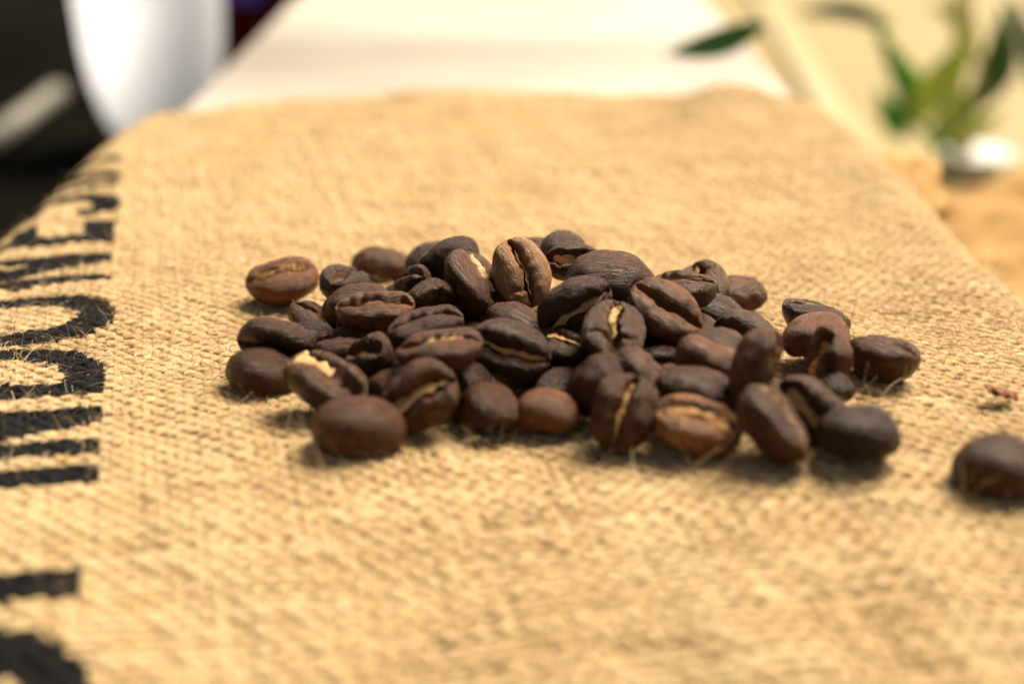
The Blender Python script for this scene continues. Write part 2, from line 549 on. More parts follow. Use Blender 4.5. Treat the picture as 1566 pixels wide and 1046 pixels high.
def build_fibres(n=62000):
    r = np.random.default_rng(5)
    # denser near the plane of focus
    b = np.concatenate([r.normal(182, 24, int(n * 0.68)), r.uniform(85, 330, n - int(n * 0.68))])
    a = r.uniform(-90, 84, n)
    b = np.clip(b, 84, 330)
    nt_ = 220
    a[:nt_] = r.uniform(-36, 66, nt_); b[:nt_] = r.uniform(126, 166, nt_)
    P0 = fold(a, b)
    ab = np.stack([a, b], -1) - ORG
    M = np.linalg.inv(np.stack([U_DIR, V_DIR], 1))
    uv = ab @ M.T
    ink = ink_at(uv[:, 0], uv[:, 1]) * (r.random(n) < 0.97)
    Lf = r.gamma(2.0, 0.75, n) + 0.5
    up = np.abs(r.normal(0, 0.20, n)) + 0.02
    ang = r.uniform(0, 2 * math.pi, n)
    along = r.random(n) < 0.55
    ang = np.where(along, np.where(r.random(n) < 0.5, U_ANG, V_ANG + math.pi / 2) + r.normal(0, 0.35, n) + math.pi * (r.random(n) < .5), ang)
    tall = (r.random(n) < 0.011) & (b > 118) & (b < 232)
    tall |= np.arange(n) < nt_
    Lf = np.where(tall, r.uniform(3.0, 7.5, n), Lf); up = np.where(tall, r.uniform(0.5, 2.2, n), up)
    K = 4
    d = np.stack([np.cos(ang), np.sin(ang), up], -1); d /= np.linalg.norm(d, axis=1)[:, None]
    curl = r.normal(0, 0.30, (n, 3)); curl[:, 2] -= 0.10
    P0[:, 2] += 0.25
    pts = [P0]
    for i in range(K - 1):
        pts.append(pts[-1] + d * (Lf / (K - 1))[:, None])
        d = d + curl + r.normal(0, 0.10, (n, 3)); d /= np.linalg.norm(d, axis=1)[:, None]
    paths = np.stack(pts, 1)
    rad = r.uniform(0.020, 0.048, n)
    return tubes(paths, rad, 'loose_fibres', M_FIBRE, r.random(n) ** 0.8, ink)


sack = empty('burlap_sack', (0, 210, BENCH_Z), 'flat burlap coffee sack with black stencilled lettering spread over the bench', 'sack')


def adopt(o, root):
    o.parent = root
    o.matrix_parent_inverse = Matrix.Translation(-Vector(root.location))
    return o


wv = adopt(link('weave', build_yarns(), kind='stuff'), sack)
fb = adopt(link('loose_fibres', build_fibres(), kind='stuff'), sack)

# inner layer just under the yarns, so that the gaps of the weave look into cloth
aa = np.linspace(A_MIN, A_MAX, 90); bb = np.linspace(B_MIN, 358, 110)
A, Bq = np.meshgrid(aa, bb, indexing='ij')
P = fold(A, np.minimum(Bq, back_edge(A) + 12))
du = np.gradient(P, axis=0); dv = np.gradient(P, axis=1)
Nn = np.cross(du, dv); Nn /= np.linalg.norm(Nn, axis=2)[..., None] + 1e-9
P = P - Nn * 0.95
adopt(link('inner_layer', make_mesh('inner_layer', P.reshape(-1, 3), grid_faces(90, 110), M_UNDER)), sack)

# bunched corner ear standing off the right rear corner
def ear_mesh():
    n, m = 28, 40
    t = np.linspace(0, 1, n)[:, None]; q = np.linspace(0, 2 * math.pi, m, endpoint=False)[None, :]
    c0, c1 = np.array([78., 268., -9.]), np.array([88., 318., -12.])
    c = c0 + (c1 - c0) * t[..., None]
    rad = 9.5 * np.sin(math.pi * np.clip(t * 0.96 + 0.02, 0, 1)) ** 0.55
    wr = 1 + 0.10 * np.sin(5 * q + 6 * t) + 0.05 * np.sin(11 * q)
    v = c + np.stack([rad * wr * np.cos(q), 0 * q * t, rad * wr * 0.9 * np.sin(q)], -1)
    return make_mesh('corner_ear', v.reshape(-1, 3), grid_faces(n, m, True), M_SACK2)
adopt(link('corner_ear', ear_mesh()), sack)

# second sack, lying lower beside the bench
def sack2_mesh():
    n, m = 80, 80
    a = np.linspace(0, 1, n)[:, None]; b = np.linspace(0, 1, m)[None, :]
    x = 91 + 190 * a + 0 * b; y = 120 + 330 * b + 0 * a
    e = np.minimum(np.minimum(a, 1 - a), np.minimum(b, 1 - b))
    puff = np.clip(e / 0.16, 0, 1); puff = np.sqrt(1 - (1 - puff) ** 2)
    Pn = np.stack([x, y, 0 * x], -1)
    z = FLOOR_Z + 4 + 60 * puff + 3.5 * SinNoise(41, 60)(Pn) * puff + 1.2 * SinNoise(42, 18)(Pn) * puff
    top = np.stack([x, y, z], -1).reshape(-1, 3)
    bot = top.copy(); bot[:, 2] = FLOOR_Z + 0.5
    f1 = grid_faces(n, m); f2 = grid_faces(n, m, off=n * m)[:, ::-1]
    return make_mesh('second_sack', np.concatenate([top, bot]), np.concatenate([f1, f2]), M_SACK2)
link('burlap_sack', sack2_mesh(), label='orange tinted burlap sack lying lower beside the bench at the right edge', cat='sack')

# ------------------------------------------------------------------ coffee beans
def bean_mesh(seed, Lx, Wy, Tz, gw=0.45, gd=1.5, dip=0.45, chaff_tone=None, tone=0.5, crack=(), bend=0.0, dent=1.0):
    """local axes: x long, y wide, +z the flat side with the centre cut. mm."""
    r = np.random.default_rng(seed)
    N, Mq = 46, 64
    a, b = Lx / 2, Wy / 2
    zf, zd = Tz * 0.32, Tz * 0.68
    tt = np.sin(np.linspace(-math.pi / 2, math.pi / 2, N)); tt = 0.55 * tt + 0.45 * np.linspace(-1, 1, N)
    tt[0], tt[-1] = -0.9995, 0.9995
    q = np.linspace(-1, 1, Mq, endpoint=False)
    phi = math.pi * np.sign(q) * np.abs(q) ** 1.35
    t = tt[:, None]; yy = np.sin(phi)[None, :]
    e1 = r.uniform(2.15, 2.6)
    rw = (1 - np.abs(t) ** e1) ** 0.5 * (1 + r.uniform(-0.15, 0.15) * t)
    rz = (1 - np.abs(t) ** 2.6) ** 0.5
    rd = (1 - np.abs(t) ** 2.1) ** 0.5
    face = (np.abs(phi) < math.pi / 2)[None, :]
    y = b * rw * yy
    zt = zf * rz * (1 - np.abs(yy) ** 2.6) ** 0.55
    zb = -zd * rd * (1 - np.abs(yy) ** 2.0) ** 0.5
    z = np.where(face, zt, zb)
    x = a * t + 0 * yy
    # centre cut
    sn = 0.28 * np.sin(math.pi * t * r.uniform(0.6, 1.2) + r.uniform(0, 6)) + 0.10 * np.sin(9 * t + r.uniform(0, 6)) + 0.05 * np.sin(23 * t + r.uniform(0, 6))
    yp = y - sn
    gwt = gw * (1 + 0.22 * np.sin(7 * t + r.uniform(0, 6)) + 0.12 * np.sin(19 * t + r.uniform(0, 6))) * (0.55 + 0.45 * (1 - t ** 4))
    end = np.clip((1 - np.abs(t) ** 7), 0, 1)
    groove = gd * np.exp(-(np.abs(yp) / gwt) ** 3.2) * end
    broad = dip * np.exp(-(yp / (gwt * 1.4 + 0.75)) ** 2) * end
    lobe = 0.22 * np.exp(-((np.abs(yp) - 0.5 * b) / (0.32 * b)) ** 2) * end
    z = np.where(face, z - groove - broad + lobe, z)
    for (t0, side, ln) in crack:                       # split across one lobe, running out from the cut
        wob = t0 + 0.03 * np.sin(4 * yp) + 0.02 * np.sin(9 * yp)
        on = np.clip(yp * side + 0.3, 0, 1) * np.clip((ln - yp * side) / 0.6, 0, 1)
        cr = 0.55 * np.exp(-((t - wob) * a / 0.20) ** 2) * on
        z = np.where(face, z - cr, z)
    y = y + r.uniform(-0.35, 0.35) * (t ** 2 - 0.4)
    z = z + bend * (t ** 2) * 1.0 + 0.16 * Tz
    P = np.stack([x, y, z], -1)
    nrm = np.stack([t / a * 1.0 + 0 * y, y / b ** 2, z / (Tz / 2) ** 2], -1); nrm /= np.linalg.norm(nrm, axis=2)[..., None] + 1e-9
    n1, n2, n3 = SinNoise(seed * 3 + 1, 6.0), SinNoise(seed * 3 + 2, 2.3), SinNoise(seed * 3 + 3, 0.9)
    disp = 0.17 * SinNoise(seed * 3 + 4, 11.0)(P) + 0.15 * dent * n1(P) + 0.05 * dent * n2(P) + 0.014 * n3(P)
    # shallow wrinkles that run out from the cut over the shoulder
    disp = disp + r.uniform(0.004, 0.04) * np.sin((t * a + 0.25 * np.abs(yp)) * r.uniform(3.2, 4.6) + 1.5 * n1(P)) * np.exp(-((np.abs(yp) - 0.45 * b) / (0.4 * b)) ** 2) * face
    P = P + nrm * disp[..., None]
    inner = np.clip((groove / gd) * 1.3 + 0.35 * np.exp(-(yp / (gwt * 2.0)) ** 2), 0, 1) * face
    me = make_mesh('coffee_bean', P.reshape(-1, 3), grid_faces(N, Mq, True), M_BEAN, True,
                   {'loc': P.reshape(-1, 3) + seed * 13.7, 'tone': np.full(N * Mq, tone), 'cut': np.broadcast_to(inner, (N, Mq)).reshape(-1)})
    ch = None
    if chaff_tone is not None:
        ct, t0, t1, wmul, lift = chaff_tone
        n = 64
        ts = np.linspace(t0, t1, n)
        sn2 = np.interp(ts, tt, sn[:, 0]); gw2 = np.interp(ts, tt, gwt[:, 0])
        e2 = np.sqrt(np.clip(1 - ((ts - (t0 + t1) / 2) / ((t1 - t0) / 2)) ** 6, 0, 1)) + 0.02
        lp = np.stack([ts * a, 0 * ts, 0 * ts], 1)
        nA, nB, nC = (SinNoise(seed * 7 + 5 + k, sc, 8)(lp) for k, sc in enumerate((4.5, 1.3, 0.55)))
        fill = np.clip(0.66 + 0.28 * nA + 0.07 * nB, 0.06, 1.1) * e2 * wmul
        flap = np.clip(0.05 + 0.22 * nA + 0.10 * nB + 0.04 * nC, -0.25, 0.65) * e2
        lip = zf * np.sqrt(np.clip(1 - np.abs(ts) ** 2.6, 0, 1)) - dip * 0.9 + 0.16 * Tz + bend * ts ** 2 + lift - 0.54
        sd = 1 if r.random() < 0.5 else -1
        rows = [(sn2 - sd * gw2 * 0.95 * fill, lip - 0.42 + 0.06 * nC), (sn2 - sd * gw2 * 0.35 * fill, lip - 0.22 + 0.06 * nB + 0.03 * nC),
                (sn2 + sd * gw2 * 0.30 * fill, lip - 0.10 + 0.05 * nC), (sn2 + sd * gw2 * 0.85 * fill, lip + 0.04 + 0.05 * nB),
                (sn2 + sd * gw2 * (0.95 * fill + 0.12 * nB), lip + 0.06 + flap)]
        top = np.stack([np.stack([ts * a + 0.05 * nC, yy_, zz_], -1) for yy_, zz_ in rows], 1)
        bot = top - np.array([0, 0.02 * sd, 0.07])
        m = len(rows)
        Pc = np.concatenate([top, bot[:, ::-1]], 1)
        m = 2 * m
        ch = make_mesh('chaff', Pc.reshape(-1, 3), grid_faces(n, m, True), M_CHAFF, True,
                       {'loc': Pc.reshape(-1, 3) + seed * 3.3, 'tone': np.full(n * m, ct + 0.08)})
    return me, ch


# px, py: where its middle shows in the photograph; h: height of its middle above the sack (mm);
# L: long axis, F: direction the cut faces, both as (right, up, towards viewer); s: size; o: options
G = 'roasted coffee beans heaped on the burlap'
BEANS = [
 # --- left side
 (432, 436, 3.3, (1, .16, 0), (-.05, .66, .75), 1.12, dict(gw=.7, gd=.45, dip=.15, chaff=(.50, -.6, .8, 1.1, .70), tone=.60, flat=.95),
  'flat brown bean lying apart at far left, a curled tan flake on its face'),
 (584, 404, 2.9, (1, -.06, 0), (0, -.9, -.45), .96, dict(tone=.46),
  'dark smooth domed bean at the back of the heap, behind the notched upright bean'),
 (526, 434, 6.6, (.30, .20, -.93), (.34, .93, .1), 1.0, dict(gw=.7, gd=1.6, tone=.40),
  'dark bean seen end-on with a notch on top, just right of the far-left lone bean'),
 (551, 466, 7.0, (1, .05, .10), (-.05, -.90, .42), 1.06, dict(tone=.42, gw=.4),
  'long dark bean with a greyish sheen lying across the front of the notched upright bean'),
 (580, 486, 8.2, (1, .03, .05), (.05, .88, .46), 1.02, dict(gw=1.0, gd=1.5, dip=.7, tone=.54),
  'bean with its open cut turned up like a dark bowl, below the long sheeny bean'),
 (482, 493, 4.2, (.85, -.42, .25), (.25, .82, .45), .86, dict(chaff=(.60, -.1, .3, .6, .3), tone=.42),
  'small wrinkled dark bean with a pale speck on its ridge, left of the bowl-like bean'),
 (424, 516, 6.0, (1, -.10, 0), (-.05, -.80, .60), .96, dict(gw=.7, chaff=(.40, -.5, .1, .8, .2), tone=.47),
  'rounded brown bean at the left end of the heap, resting on a darker one'),
 (402, 564, 2.9, (1, -.08, -.1), (0, -.75, -.62), 1.0, dict(tone=.38),
  'darkest smooth bean at the leftmost lower end of the heap'),
 (524, 528, 4.6, (.95, .1, .15), (.15, .80, .55), .90, dict(gw=.5, chaff=(.45, -.4, .4, .8, .2), tone=.40),
  'shadowed bean in the left of the heap, under the bowl-like bean'),
 (566, 552, 5.2, (.62, .25, .72), (-.35, .62, .7), .92, dict(gw=.8, gd=1.6, tone=.42, crack=((.5, 1, 2.6),)),
  'bean with a cleft rounded end showing towards the viewer, left of the big tan-cut bean'),
 (503, 584, 4.4, (.86, -.42, .25), (.22, .78, .58), 1.12, dict(gw=1.3, gd=1.5, dip=.7, chaff=(.80, -.85, .15, 1.0, .55), tone=.42),
  'broken-open bean at lower left with a pale cream patch on its upper edge'),
 (547, 650, 3.1, (1, -.14, 0), (0, -.85, -.5), 1.14, dict(flat=1.12, tone=.44, dent=.4),
  'blurred smooth dome-backed bean at the front left corner of the heap'),
 (641, 604, 5.0, (.90, .42, .12), (.05, .28, .95), 1.02, dict(gw=.85, gd=1.5, dip=.5, chaff=(.62, -.85, .9, 1.0, .4), tone=.50, W=1.12),
  'large bean facing the viewer with a rusty tan slanting cut, at front left of centre'),
 (748, 620, 3.1, (.32, 0, .95), (.1, -.95, .1), .98, dict(flat=1.15, W=1.1, tone=.44, dent=.9),
  'small round dark dome at the front, right of the large tan-cut bean'),
 (833, 625, 3.1, (.92, -.05, .35), (0, -.92, -.2), .88, dict(flat=1.18, tone=.60, dent=.9),
  'small reddish brown domed bean at the front centre'),
 (781, 543, 6.4, (.95, -.30, .05), (.02, .10, .99), 1.06, dict(gw=.45, gd=1.2, chaff=(.72, -.75, .85, .9, .5), tone=.46, W=1.06),
  'bean near the middle with a thin bright tan line along its sloping cut'),
 (672, 547, 6.6, (.97, .13, .1), (.0, .92, .38), 1.08, dict(flat=.85, gw=.55, chaff=(.62, -.3, .55, 1.0, .45), tone=.50),
  'long bean lying flat above the large tan-cut bean, buff streak along its top'),
 (652, 508, 7.4, (.96, .26, 0), (-.05, .92, .38), 1.06, dict(gw=.5, tone=.46),
  'slim dark bean tilted up to the right, just behind the buff-streaked long bean'),
 (850, 541, 5.8, (.9, -.2, .35), (.55, .5, .62), .84, dict(gw=1.1, chaff=(.66, -.3, .8, 1.0, .5), tone=.44),
  'short bean with an orange yellow flake in its open end, right of the thin-line bean'),
 (790, 490, 7.0, (.82, -.42, .35), (0, -.85, -.3), .88, dict(tone=.44),
  'finely striped dark bean back tucked below the light tan bean'),
 # --- crown of the heap
 (722, 438, 10.6, (.50, -.78, .35), (.70, .50, .48), 1.16, dict(gw=.75, gd=1.6, dip=.5, chaff=(.78, -.75, .45, .9, .65), tone=.45, W=1.12),
  'big glossy bean at the crown with a golden flake in its ragged cut'),
 (689, 402, 9.6, (.84, .54, 0), (-.35, .70, -.6), 1.02, dict(tone=.40),
  'dark narrow bean slanting up right, directly behind the golden-flake bean'),
 (665, 394, 7.2, (.92, .30, -.3), (0, -.8, -.5), .92, dict(tone=.46),
  'bean whose rounded back peeks out at the rear, left of the slanting dark bean'),
 (634, 430, 7.2, (.45, .1, .88), (-.3, .4, .2), .80, dict(gw=.6, tone=.42),
  'small dark bean end, right of the rear smooth domed bean'),
 (655, 466, 7.8, (.40, .62, .66), (-.3, -.6, -.5), 1.05, dict(tone=.50),
  'striped brown bean half hidden at the lower left of the golden-flake bean'),
 (796, 418, 11.2, (.30, -.92, .25), (.14, .28, .95), 1.02, dict(gw=.42, gd=1.4, dip=.35, chaff=(.55, -.6, .75, .9, .3), tone=.88, W=1.12, crack=((.55, -1, 3.0),)),
  'lightest bean, tan brown and wrinkled, its dark cut running nearly upright'),
 (860, 377, 10.5, (.25, .05, -.96), (.1, -.95, 0), .92, dict(tone=.42, dent=.9),
  'round dark bean end topping the whole heap'),
 (882, 402, 11.2, (1, -.10, .05), (.0, .46, .88), .94, dict(W=.84, gw=.75, gd=1.6, chaff=(.72, -.75, -.05, .8, .3), tone=.46),
  'bean with a gaping dark cut and cream crumbs, right under the topmost bean'),
 (812, 385, 8.5, (.9, .1, -.4), (0, -.9, -.2), .90, dict(tone=.48),
  'bean showing only a rim behind the lightest tan bean'),
 (930, 423, 10.6, (1, .02, .05), (0, -.88, -.45), 1.28, dict(tone=.52),
  'largest smooth dome-backed bean, on the crown right of the gaping bean'),
 (879, 467, 10.4, (.80, .58, .1), (.22, -.30, .93), 1.08, dict(gw=.5, gd=1.4, chaff=(.70, -.85, .85, .8, .45), tone=.40, W=1.08),
  'very dark bean with a frayed straw-coloured line rising to the right, below the largest dome'),
 (938, 512, 9.0, (.14, .72, -.66), (.02, .62, .78), 1.02, dict(gw=.75, gd=1.3, chaff=(.92, -.45, .75, .9, .55), tone=.50, W=1.14, crack=((-.35, 1, 3.), (-.42, -1, 3.))),
  'plump bean with a bright cream plug in its upright cut, centre right'),
 (1014, 484, 9.2, (.82, -.56, .1), (.10, .55, .82), 1.10, dict(gw=.45, gd=1.1, dip=.6, tone=.54, W=1.06, chaff=(.5, -.9, -.5, .8, .2)),
  'glossy bean with a furrow sloping down right, right of the cream-plugged bean'),
 (1041, 446, 9.4, (.96, .06, .2), (-.08, .90, .40), 1.0, dict(gw=.8, chaff=(.85, -.85, .6, 1.0, .55), tone=.44),
  'bean with a crumbly whitish ridge along its top edge, right of the largest dome'),
 (1080, 441, 5.6, (.25, -.55, .78), (-.35, .72, .55), .98, dict(gw=.7, gd=1.6, chaff=(.68, -.8, -.1, .8, .4), tone=.44, crack=((-.2, 1, 3.),)),
  'upright disc-like bean with a split and pale chip at the top, behind the whitish-ridged bean'),
 (1122, 456, 3.0, (.95, .2, 0), (0, -.85, -.5), .90, dict(tone=.54),
  'smooth brown bean at the rear right end of the heap'),
 (1101, 482, 4.6, (.92, -.32, 0), (0, -.8, -.5), .92, dict(tone=.40),
  'thin dark bean back showing between the disc-like bean and the cracked-end bean'),
 (1145, 512, 4.8, (.86, -.46, .1), (.30, -.72, .5), .98, dict(gw=.5, chaff=(.75, .6, .92, .8, .3), tone=.40),
  'dark bean with a cracked, pale-chipped right end at the right shoulder of the heap'),
 (1096, 527, 7.0, (.82, -.25, .5), (.45, -.75, -.2), .94, dict(tone=.42, gw=.5),
  'plain rounded bean right of the furrowed glossy bean'),
 (1010, 549, 5.2, (.96, 0, .1), (0, .92, .2), .72, dict(tone=.34, gw=.4),
  'flat very dark bean deep in a gap, below the furrowed glossy bean'),
 # --- front right
 (902, 588, 5.2, (.52, .50, .6), (-.3, -.5, -.75), .96, dict(tone=.48),
  'smooth brown bean back leaning behind the upright-cut front bean, on its left'),
 (951, 634, 5.0, (.36, .90, -.15), (0, .20, .98), 1.02, dict(gw=.45, gd=1.2, chaff=(.66, -.75, .75, .8, .45), tone=.44, W=1.12),
  'front centre bean standing upright, its tan cut leaning right'),
 (984, 578, 6.0, (.62, -.74, .1), (.55, .25, -.5), .94, dict(tone=.52),
  'bean with a bluish sheen sloping down behind the upright-cut front bean, on its right'),
 (1067, 592, 5.0, (1, -.18, 0), (0, -.75, -.6), .96, dict(tone=.50),
  'reddish brown bean back in the front right hollow, above the crumbling yellowish bean'),
 (1086, 566, 6.2, (.92, -.36, 0), (.1, .7, -.6), .90, dict(tone=.54),
  'bean showing only a thin brown rim above the reddish bean back'),
 (1067, 649, 4.2, (.90, -.34, .25), (.38, .62, .68), 1.04, dict(gw=1.2, gd=1.3, dip=.6, chaff=(.48, -.8, .85, .9, .4), tone=.68),
  'yellowish crumbling bean at the front with a hole in its right end'),
 (1180, 648, 4.8, (.52, -.80, .28), (.84, .28, .45), 1.12, dict(W=.92, gw=.42, gd=1.2, chaff=(.58, -.9, .9, .8, .45), tone=.42),
  'long bean leaning at the front right with a pale line down its right side'),
 (1148, 563, 7.8, (.30, .94, .05), (.9, .1, .32), 1.06, dict(W=.85, gw=.6, chaff=(.55, -.1, .6, .9, .4), tone=.46),
  'upright bean rising behind the long leaning bean'),
 (1238, 634, 4.6, (.74, -.62, .1), (-.24, -.12, .95), .98, dict(gw=1.0, gd=1.4, chaff=(.58, -.7, .8, 1.0, .35), tone=.42),
  'bean with rusty crumbs in its wide cut, right of the long leaning bean'),
 (1268, 597, 3.6, (.50, .2, .84), (.2, -.85, .1), .76, dict(tone=.38, dent=.9),
  'small dark knob-like bean end above the lone dome at the right foot'),
 (1312, 656, 3.1, (.94, -.12, .25), (0, -.9, -.3), .95, dict(flat=1.2, tone=.40, dent=.85),
  'smooth dark dome at the right foot of the heap, sheen on its right'),
 # --- right cluster
 (1256, 514, 5.6, (.62, .30, -.7), (-.1, -.7, -.7), 1.02, dict(flat=1.15, tone=.54, W=1.15, dent=.9),
  'large round matte brown bean in the small group to the right'),
 (1243, 490, 3.4, (.92, -.22, -.25), (-.25, .86, .4), 1.00, dict(gw=.8, chaff=(.66, -.75, .1, .8, .5), tone=.40),
  'bean behind the round matte bean with an ochre streak on its left end'),
 (1268, 558, 3.6, (.16, .60, .78), (-.16, .58, .80), .96, dict(gw=.75, gd=1.3, chaff=(.62, -.6, .7, .9, .5), tone=.56, W=1.1),
  'orange brown bean with a crinkled flake in its upright cut, in the right group'),
 (1347, 551, 3.4, (.62, -.22, .75), (.28, .86, .42), 1.0, dict(flat=1.2, gw=.6, gd=1.5, dip=.6, chaff=(.5, -.5, .3, .7, .2), tone=.52),
  'wrinkled curled bean at the right end of the right group'),
 (1528, 713, 3.1, (.96, -.06, .2), (0, -.92, -.3), 1.06, dict(flat=1.22, tone=.40, dent=.35),
  'single dark bean lying alone at the right edge of the picture'),
 # --- glimpsed in the gaps
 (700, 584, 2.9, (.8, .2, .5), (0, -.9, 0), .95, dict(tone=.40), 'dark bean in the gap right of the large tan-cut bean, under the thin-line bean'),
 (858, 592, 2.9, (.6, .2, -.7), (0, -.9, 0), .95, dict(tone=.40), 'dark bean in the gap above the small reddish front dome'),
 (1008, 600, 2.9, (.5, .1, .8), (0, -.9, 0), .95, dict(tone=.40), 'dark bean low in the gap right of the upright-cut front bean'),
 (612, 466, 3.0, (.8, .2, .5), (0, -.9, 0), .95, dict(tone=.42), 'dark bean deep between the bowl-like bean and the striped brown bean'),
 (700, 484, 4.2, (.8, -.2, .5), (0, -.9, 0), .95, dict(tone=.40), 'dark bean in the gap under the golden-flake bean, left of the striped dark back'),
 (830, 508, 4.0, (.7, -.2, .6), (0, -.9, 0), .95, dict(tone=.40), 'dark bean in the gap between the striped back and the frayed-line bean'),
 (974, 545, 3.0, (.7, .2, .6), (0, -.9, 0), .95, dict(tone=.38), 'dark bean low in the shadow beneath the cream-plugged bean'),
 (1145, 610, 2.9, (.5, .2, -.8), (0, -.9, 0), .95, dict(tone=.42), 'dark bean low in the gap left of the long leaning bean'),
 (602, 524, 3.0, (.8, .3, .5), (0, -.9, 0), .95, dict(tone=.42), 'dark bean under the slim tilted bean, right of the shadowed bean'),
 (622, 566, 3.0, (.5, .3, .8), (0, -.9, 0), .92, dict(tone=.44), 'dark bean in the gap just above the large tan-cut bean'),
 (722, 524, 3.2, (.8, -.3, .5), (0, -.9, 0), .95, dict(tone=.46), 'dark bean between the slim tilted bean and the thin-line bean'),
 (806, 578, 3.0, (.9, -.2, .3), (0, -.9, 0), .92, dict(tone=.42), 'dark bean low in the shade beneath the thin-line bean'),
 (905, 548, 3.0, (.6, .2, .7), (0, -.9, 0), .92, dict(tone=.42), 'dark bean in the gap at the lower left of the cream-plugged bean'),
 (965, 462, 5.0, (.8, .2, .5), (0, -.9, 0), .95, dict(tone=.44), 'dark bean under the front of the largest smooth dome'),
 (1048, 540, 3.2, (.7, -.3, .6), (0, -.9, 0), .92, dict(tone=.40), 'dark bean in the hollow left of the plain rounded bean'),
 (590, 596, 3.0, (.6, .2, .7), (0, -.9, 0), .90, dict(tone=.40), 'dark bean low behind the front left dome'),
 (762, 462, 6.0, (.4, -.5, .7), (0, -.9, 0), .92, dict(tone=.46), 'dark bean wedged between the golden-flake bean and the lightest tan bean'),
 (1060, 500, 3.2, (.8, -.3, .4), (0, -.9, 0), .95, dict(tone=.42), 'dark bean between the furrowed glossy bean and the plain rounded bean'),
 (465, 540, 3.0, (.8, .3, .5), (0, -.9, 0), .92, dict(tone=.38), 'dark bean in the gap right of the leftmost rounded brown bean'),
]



LX, WY, TZ = 9.6, 6.85, 5.15


def frame_of(Lv, Fv):
    x = view(np.array(Lv, float)); x /= np.linalg.norm(x)
    z = view(np.array(Fv, float)); z -= x * (z @ x); z /= np.linalg.norm(z)
    return np.stack([x, np.cross(z, x), z], 1)


items = []
for (px, py, h, Lv, Fv, s, o, lab) in BEANS:
    d = ray(px, py)
    p = at(px, py, h)
    p = at(px, py, h + float(surf_z(p[0], p[1])[0]))
    items.append(dict(p=p, t=p.copy(), R=frame_of(Lv, Fv), s=s, o=o, lab=lab, ray=d / np.linalg.norm(d)))


def relax(items, iters=260):
    n = len(items)
    P = np.array([i['p'] for i in items]); Tg = P.copy()
    Rr = np.array([i['ray'] for i in items])
    loc = []; rad = []
    for it in items:
        s = it['s']; rr = TZ * 0.46 * s
        pts = [(sx * (LX / 2 * s - rr), sy * (WY / 2 * s - rr) * (1 if sx == 0 else .5), 0) for sx in (-1, -.5, 0, .5, 1) for sy in (-1, 1)]
        loc.append(np.array(pts) @ it['R'].T); rad.append(rr)
    loc = np.array(loc); rad = np.array(rad)
    sup = np.array([it['s'] * math.sqrt((it['R'][2, 0] * LX / 2) ** 2 + (it['R'][2, 1] * WY / 2 * it['o'].get('W', 1)) ** 2 + (it['R'][2, 2] * TZ / 2) ** 2) for it in items])
    for k in range(iters):
        Cc = P[:, None, :] + loc
        mv = np.zeros_like(P); cnt = np.zeros(n)
        for i in range(n):
            dv = P - P[i]
            near = np.where((np.einsum('ij,ij->i', dv, dv) < 150) & (np.arange(n) > i))[0]
            for j in near:
                q = Cc[i][:, None, :] - Cc[j][None, :, :]
                dist = np.linalg.norm(q, axis=2)
                pen = (rad[i] + rad[j]) * 0.95 - dist
                m = np.unravel_index(np.argmax(pen), pen.shape)
                if pen[m] > 0:
                    dirn = q[m] / (dist[m] + 1e-6)
                    mv[i] += dirn * pen[m] * 0.35; mv[j] -= dirn * pen[m] * 0.35
        P = P + mv
        # stay on the line of sight, free to slide along it
        e = Tg - P
        along = np.einsum('ij,ij->i', e, Rr)[:, None] * Rr
        P = P + 0.25 * (e - along) + 0.012 * along + 0.03 * Rr
        P[:, 2] -= 0.05
        low = P[:, 2] - sup
        fz = surf_z(P[:, 0], P[:, 1]) + 0.15
        P[:, 2] += np.maximum(fz - low, 0)
    return P


CACHE = None
P_FINAL = relax(items) if CACHE is None else np.array(CACHE)

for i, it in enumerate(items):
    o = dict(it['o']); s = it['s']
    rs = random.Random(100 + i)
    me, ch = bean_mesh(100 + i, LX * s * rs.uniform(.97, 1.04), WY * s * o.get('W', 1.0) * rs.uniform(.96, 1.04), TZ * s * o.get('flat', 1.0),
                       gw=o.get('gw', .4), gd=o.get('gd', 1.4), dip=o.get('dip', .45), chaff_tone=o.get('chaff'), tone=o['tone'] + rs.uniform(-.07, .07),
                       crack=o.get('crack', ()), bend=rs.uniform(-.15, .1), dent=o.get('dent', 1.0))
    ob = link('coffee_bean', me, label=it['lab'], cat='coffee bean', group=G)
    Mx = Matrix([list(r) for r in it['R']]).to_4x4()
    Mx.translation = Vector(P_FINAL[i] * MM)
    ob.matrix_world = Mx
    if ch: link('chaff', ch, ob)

# ------------------------------------------------------------------ chaff flake on the cloth
def flake():
    n, m = 14, 8
    a = np.linspace(-1, 1, n)[:, None]; b = np.linspace(-1, 1, m)[None, :]
    x = 1.7 * a + 0.1 * np.sin(5 * b); y = 0.9 * b * (1 - 0.35 * a ** 2) + 0.15 * np.sin(7 * a)
    z = 0.9 + 0.8 * np.sqrt(np.clip(1 - b ** 2 * 0.8, 0, 1)) - 0.4 * a + 0.12 * np.sin(9 * a + 3 * b)
    top = np.stack([x + 0 * b, y + 0 * a, z + 0 * x], -1).reshape(-1, 3)
    bot = top - np.array([0, 0, 0.12])
    Vv = np.concatenate([top, bot])
    F = np.concatenate([grid_faces(n, m), grid_faces(n, m, off=n * m)[:, ::-1]])
    T = NT('flake_skin')
    p = T.n('ShaderNodeBsdfPrincipled', {'Base Color': T.mix(T.noise(attr(T, 'loc').outputs['Vector'], 1.5), (0.07, 0.014, 0.003), (0.24, 0.06, 0.012)), 'Roughness': 0.6, 'Specular IOR Level': 0.15})
    return make_mesh('chaff_flake', Vv, F, T.finish(p.outputs[0]), True, {'loc': Vv})
fp = at(1527, 622, 0.5)
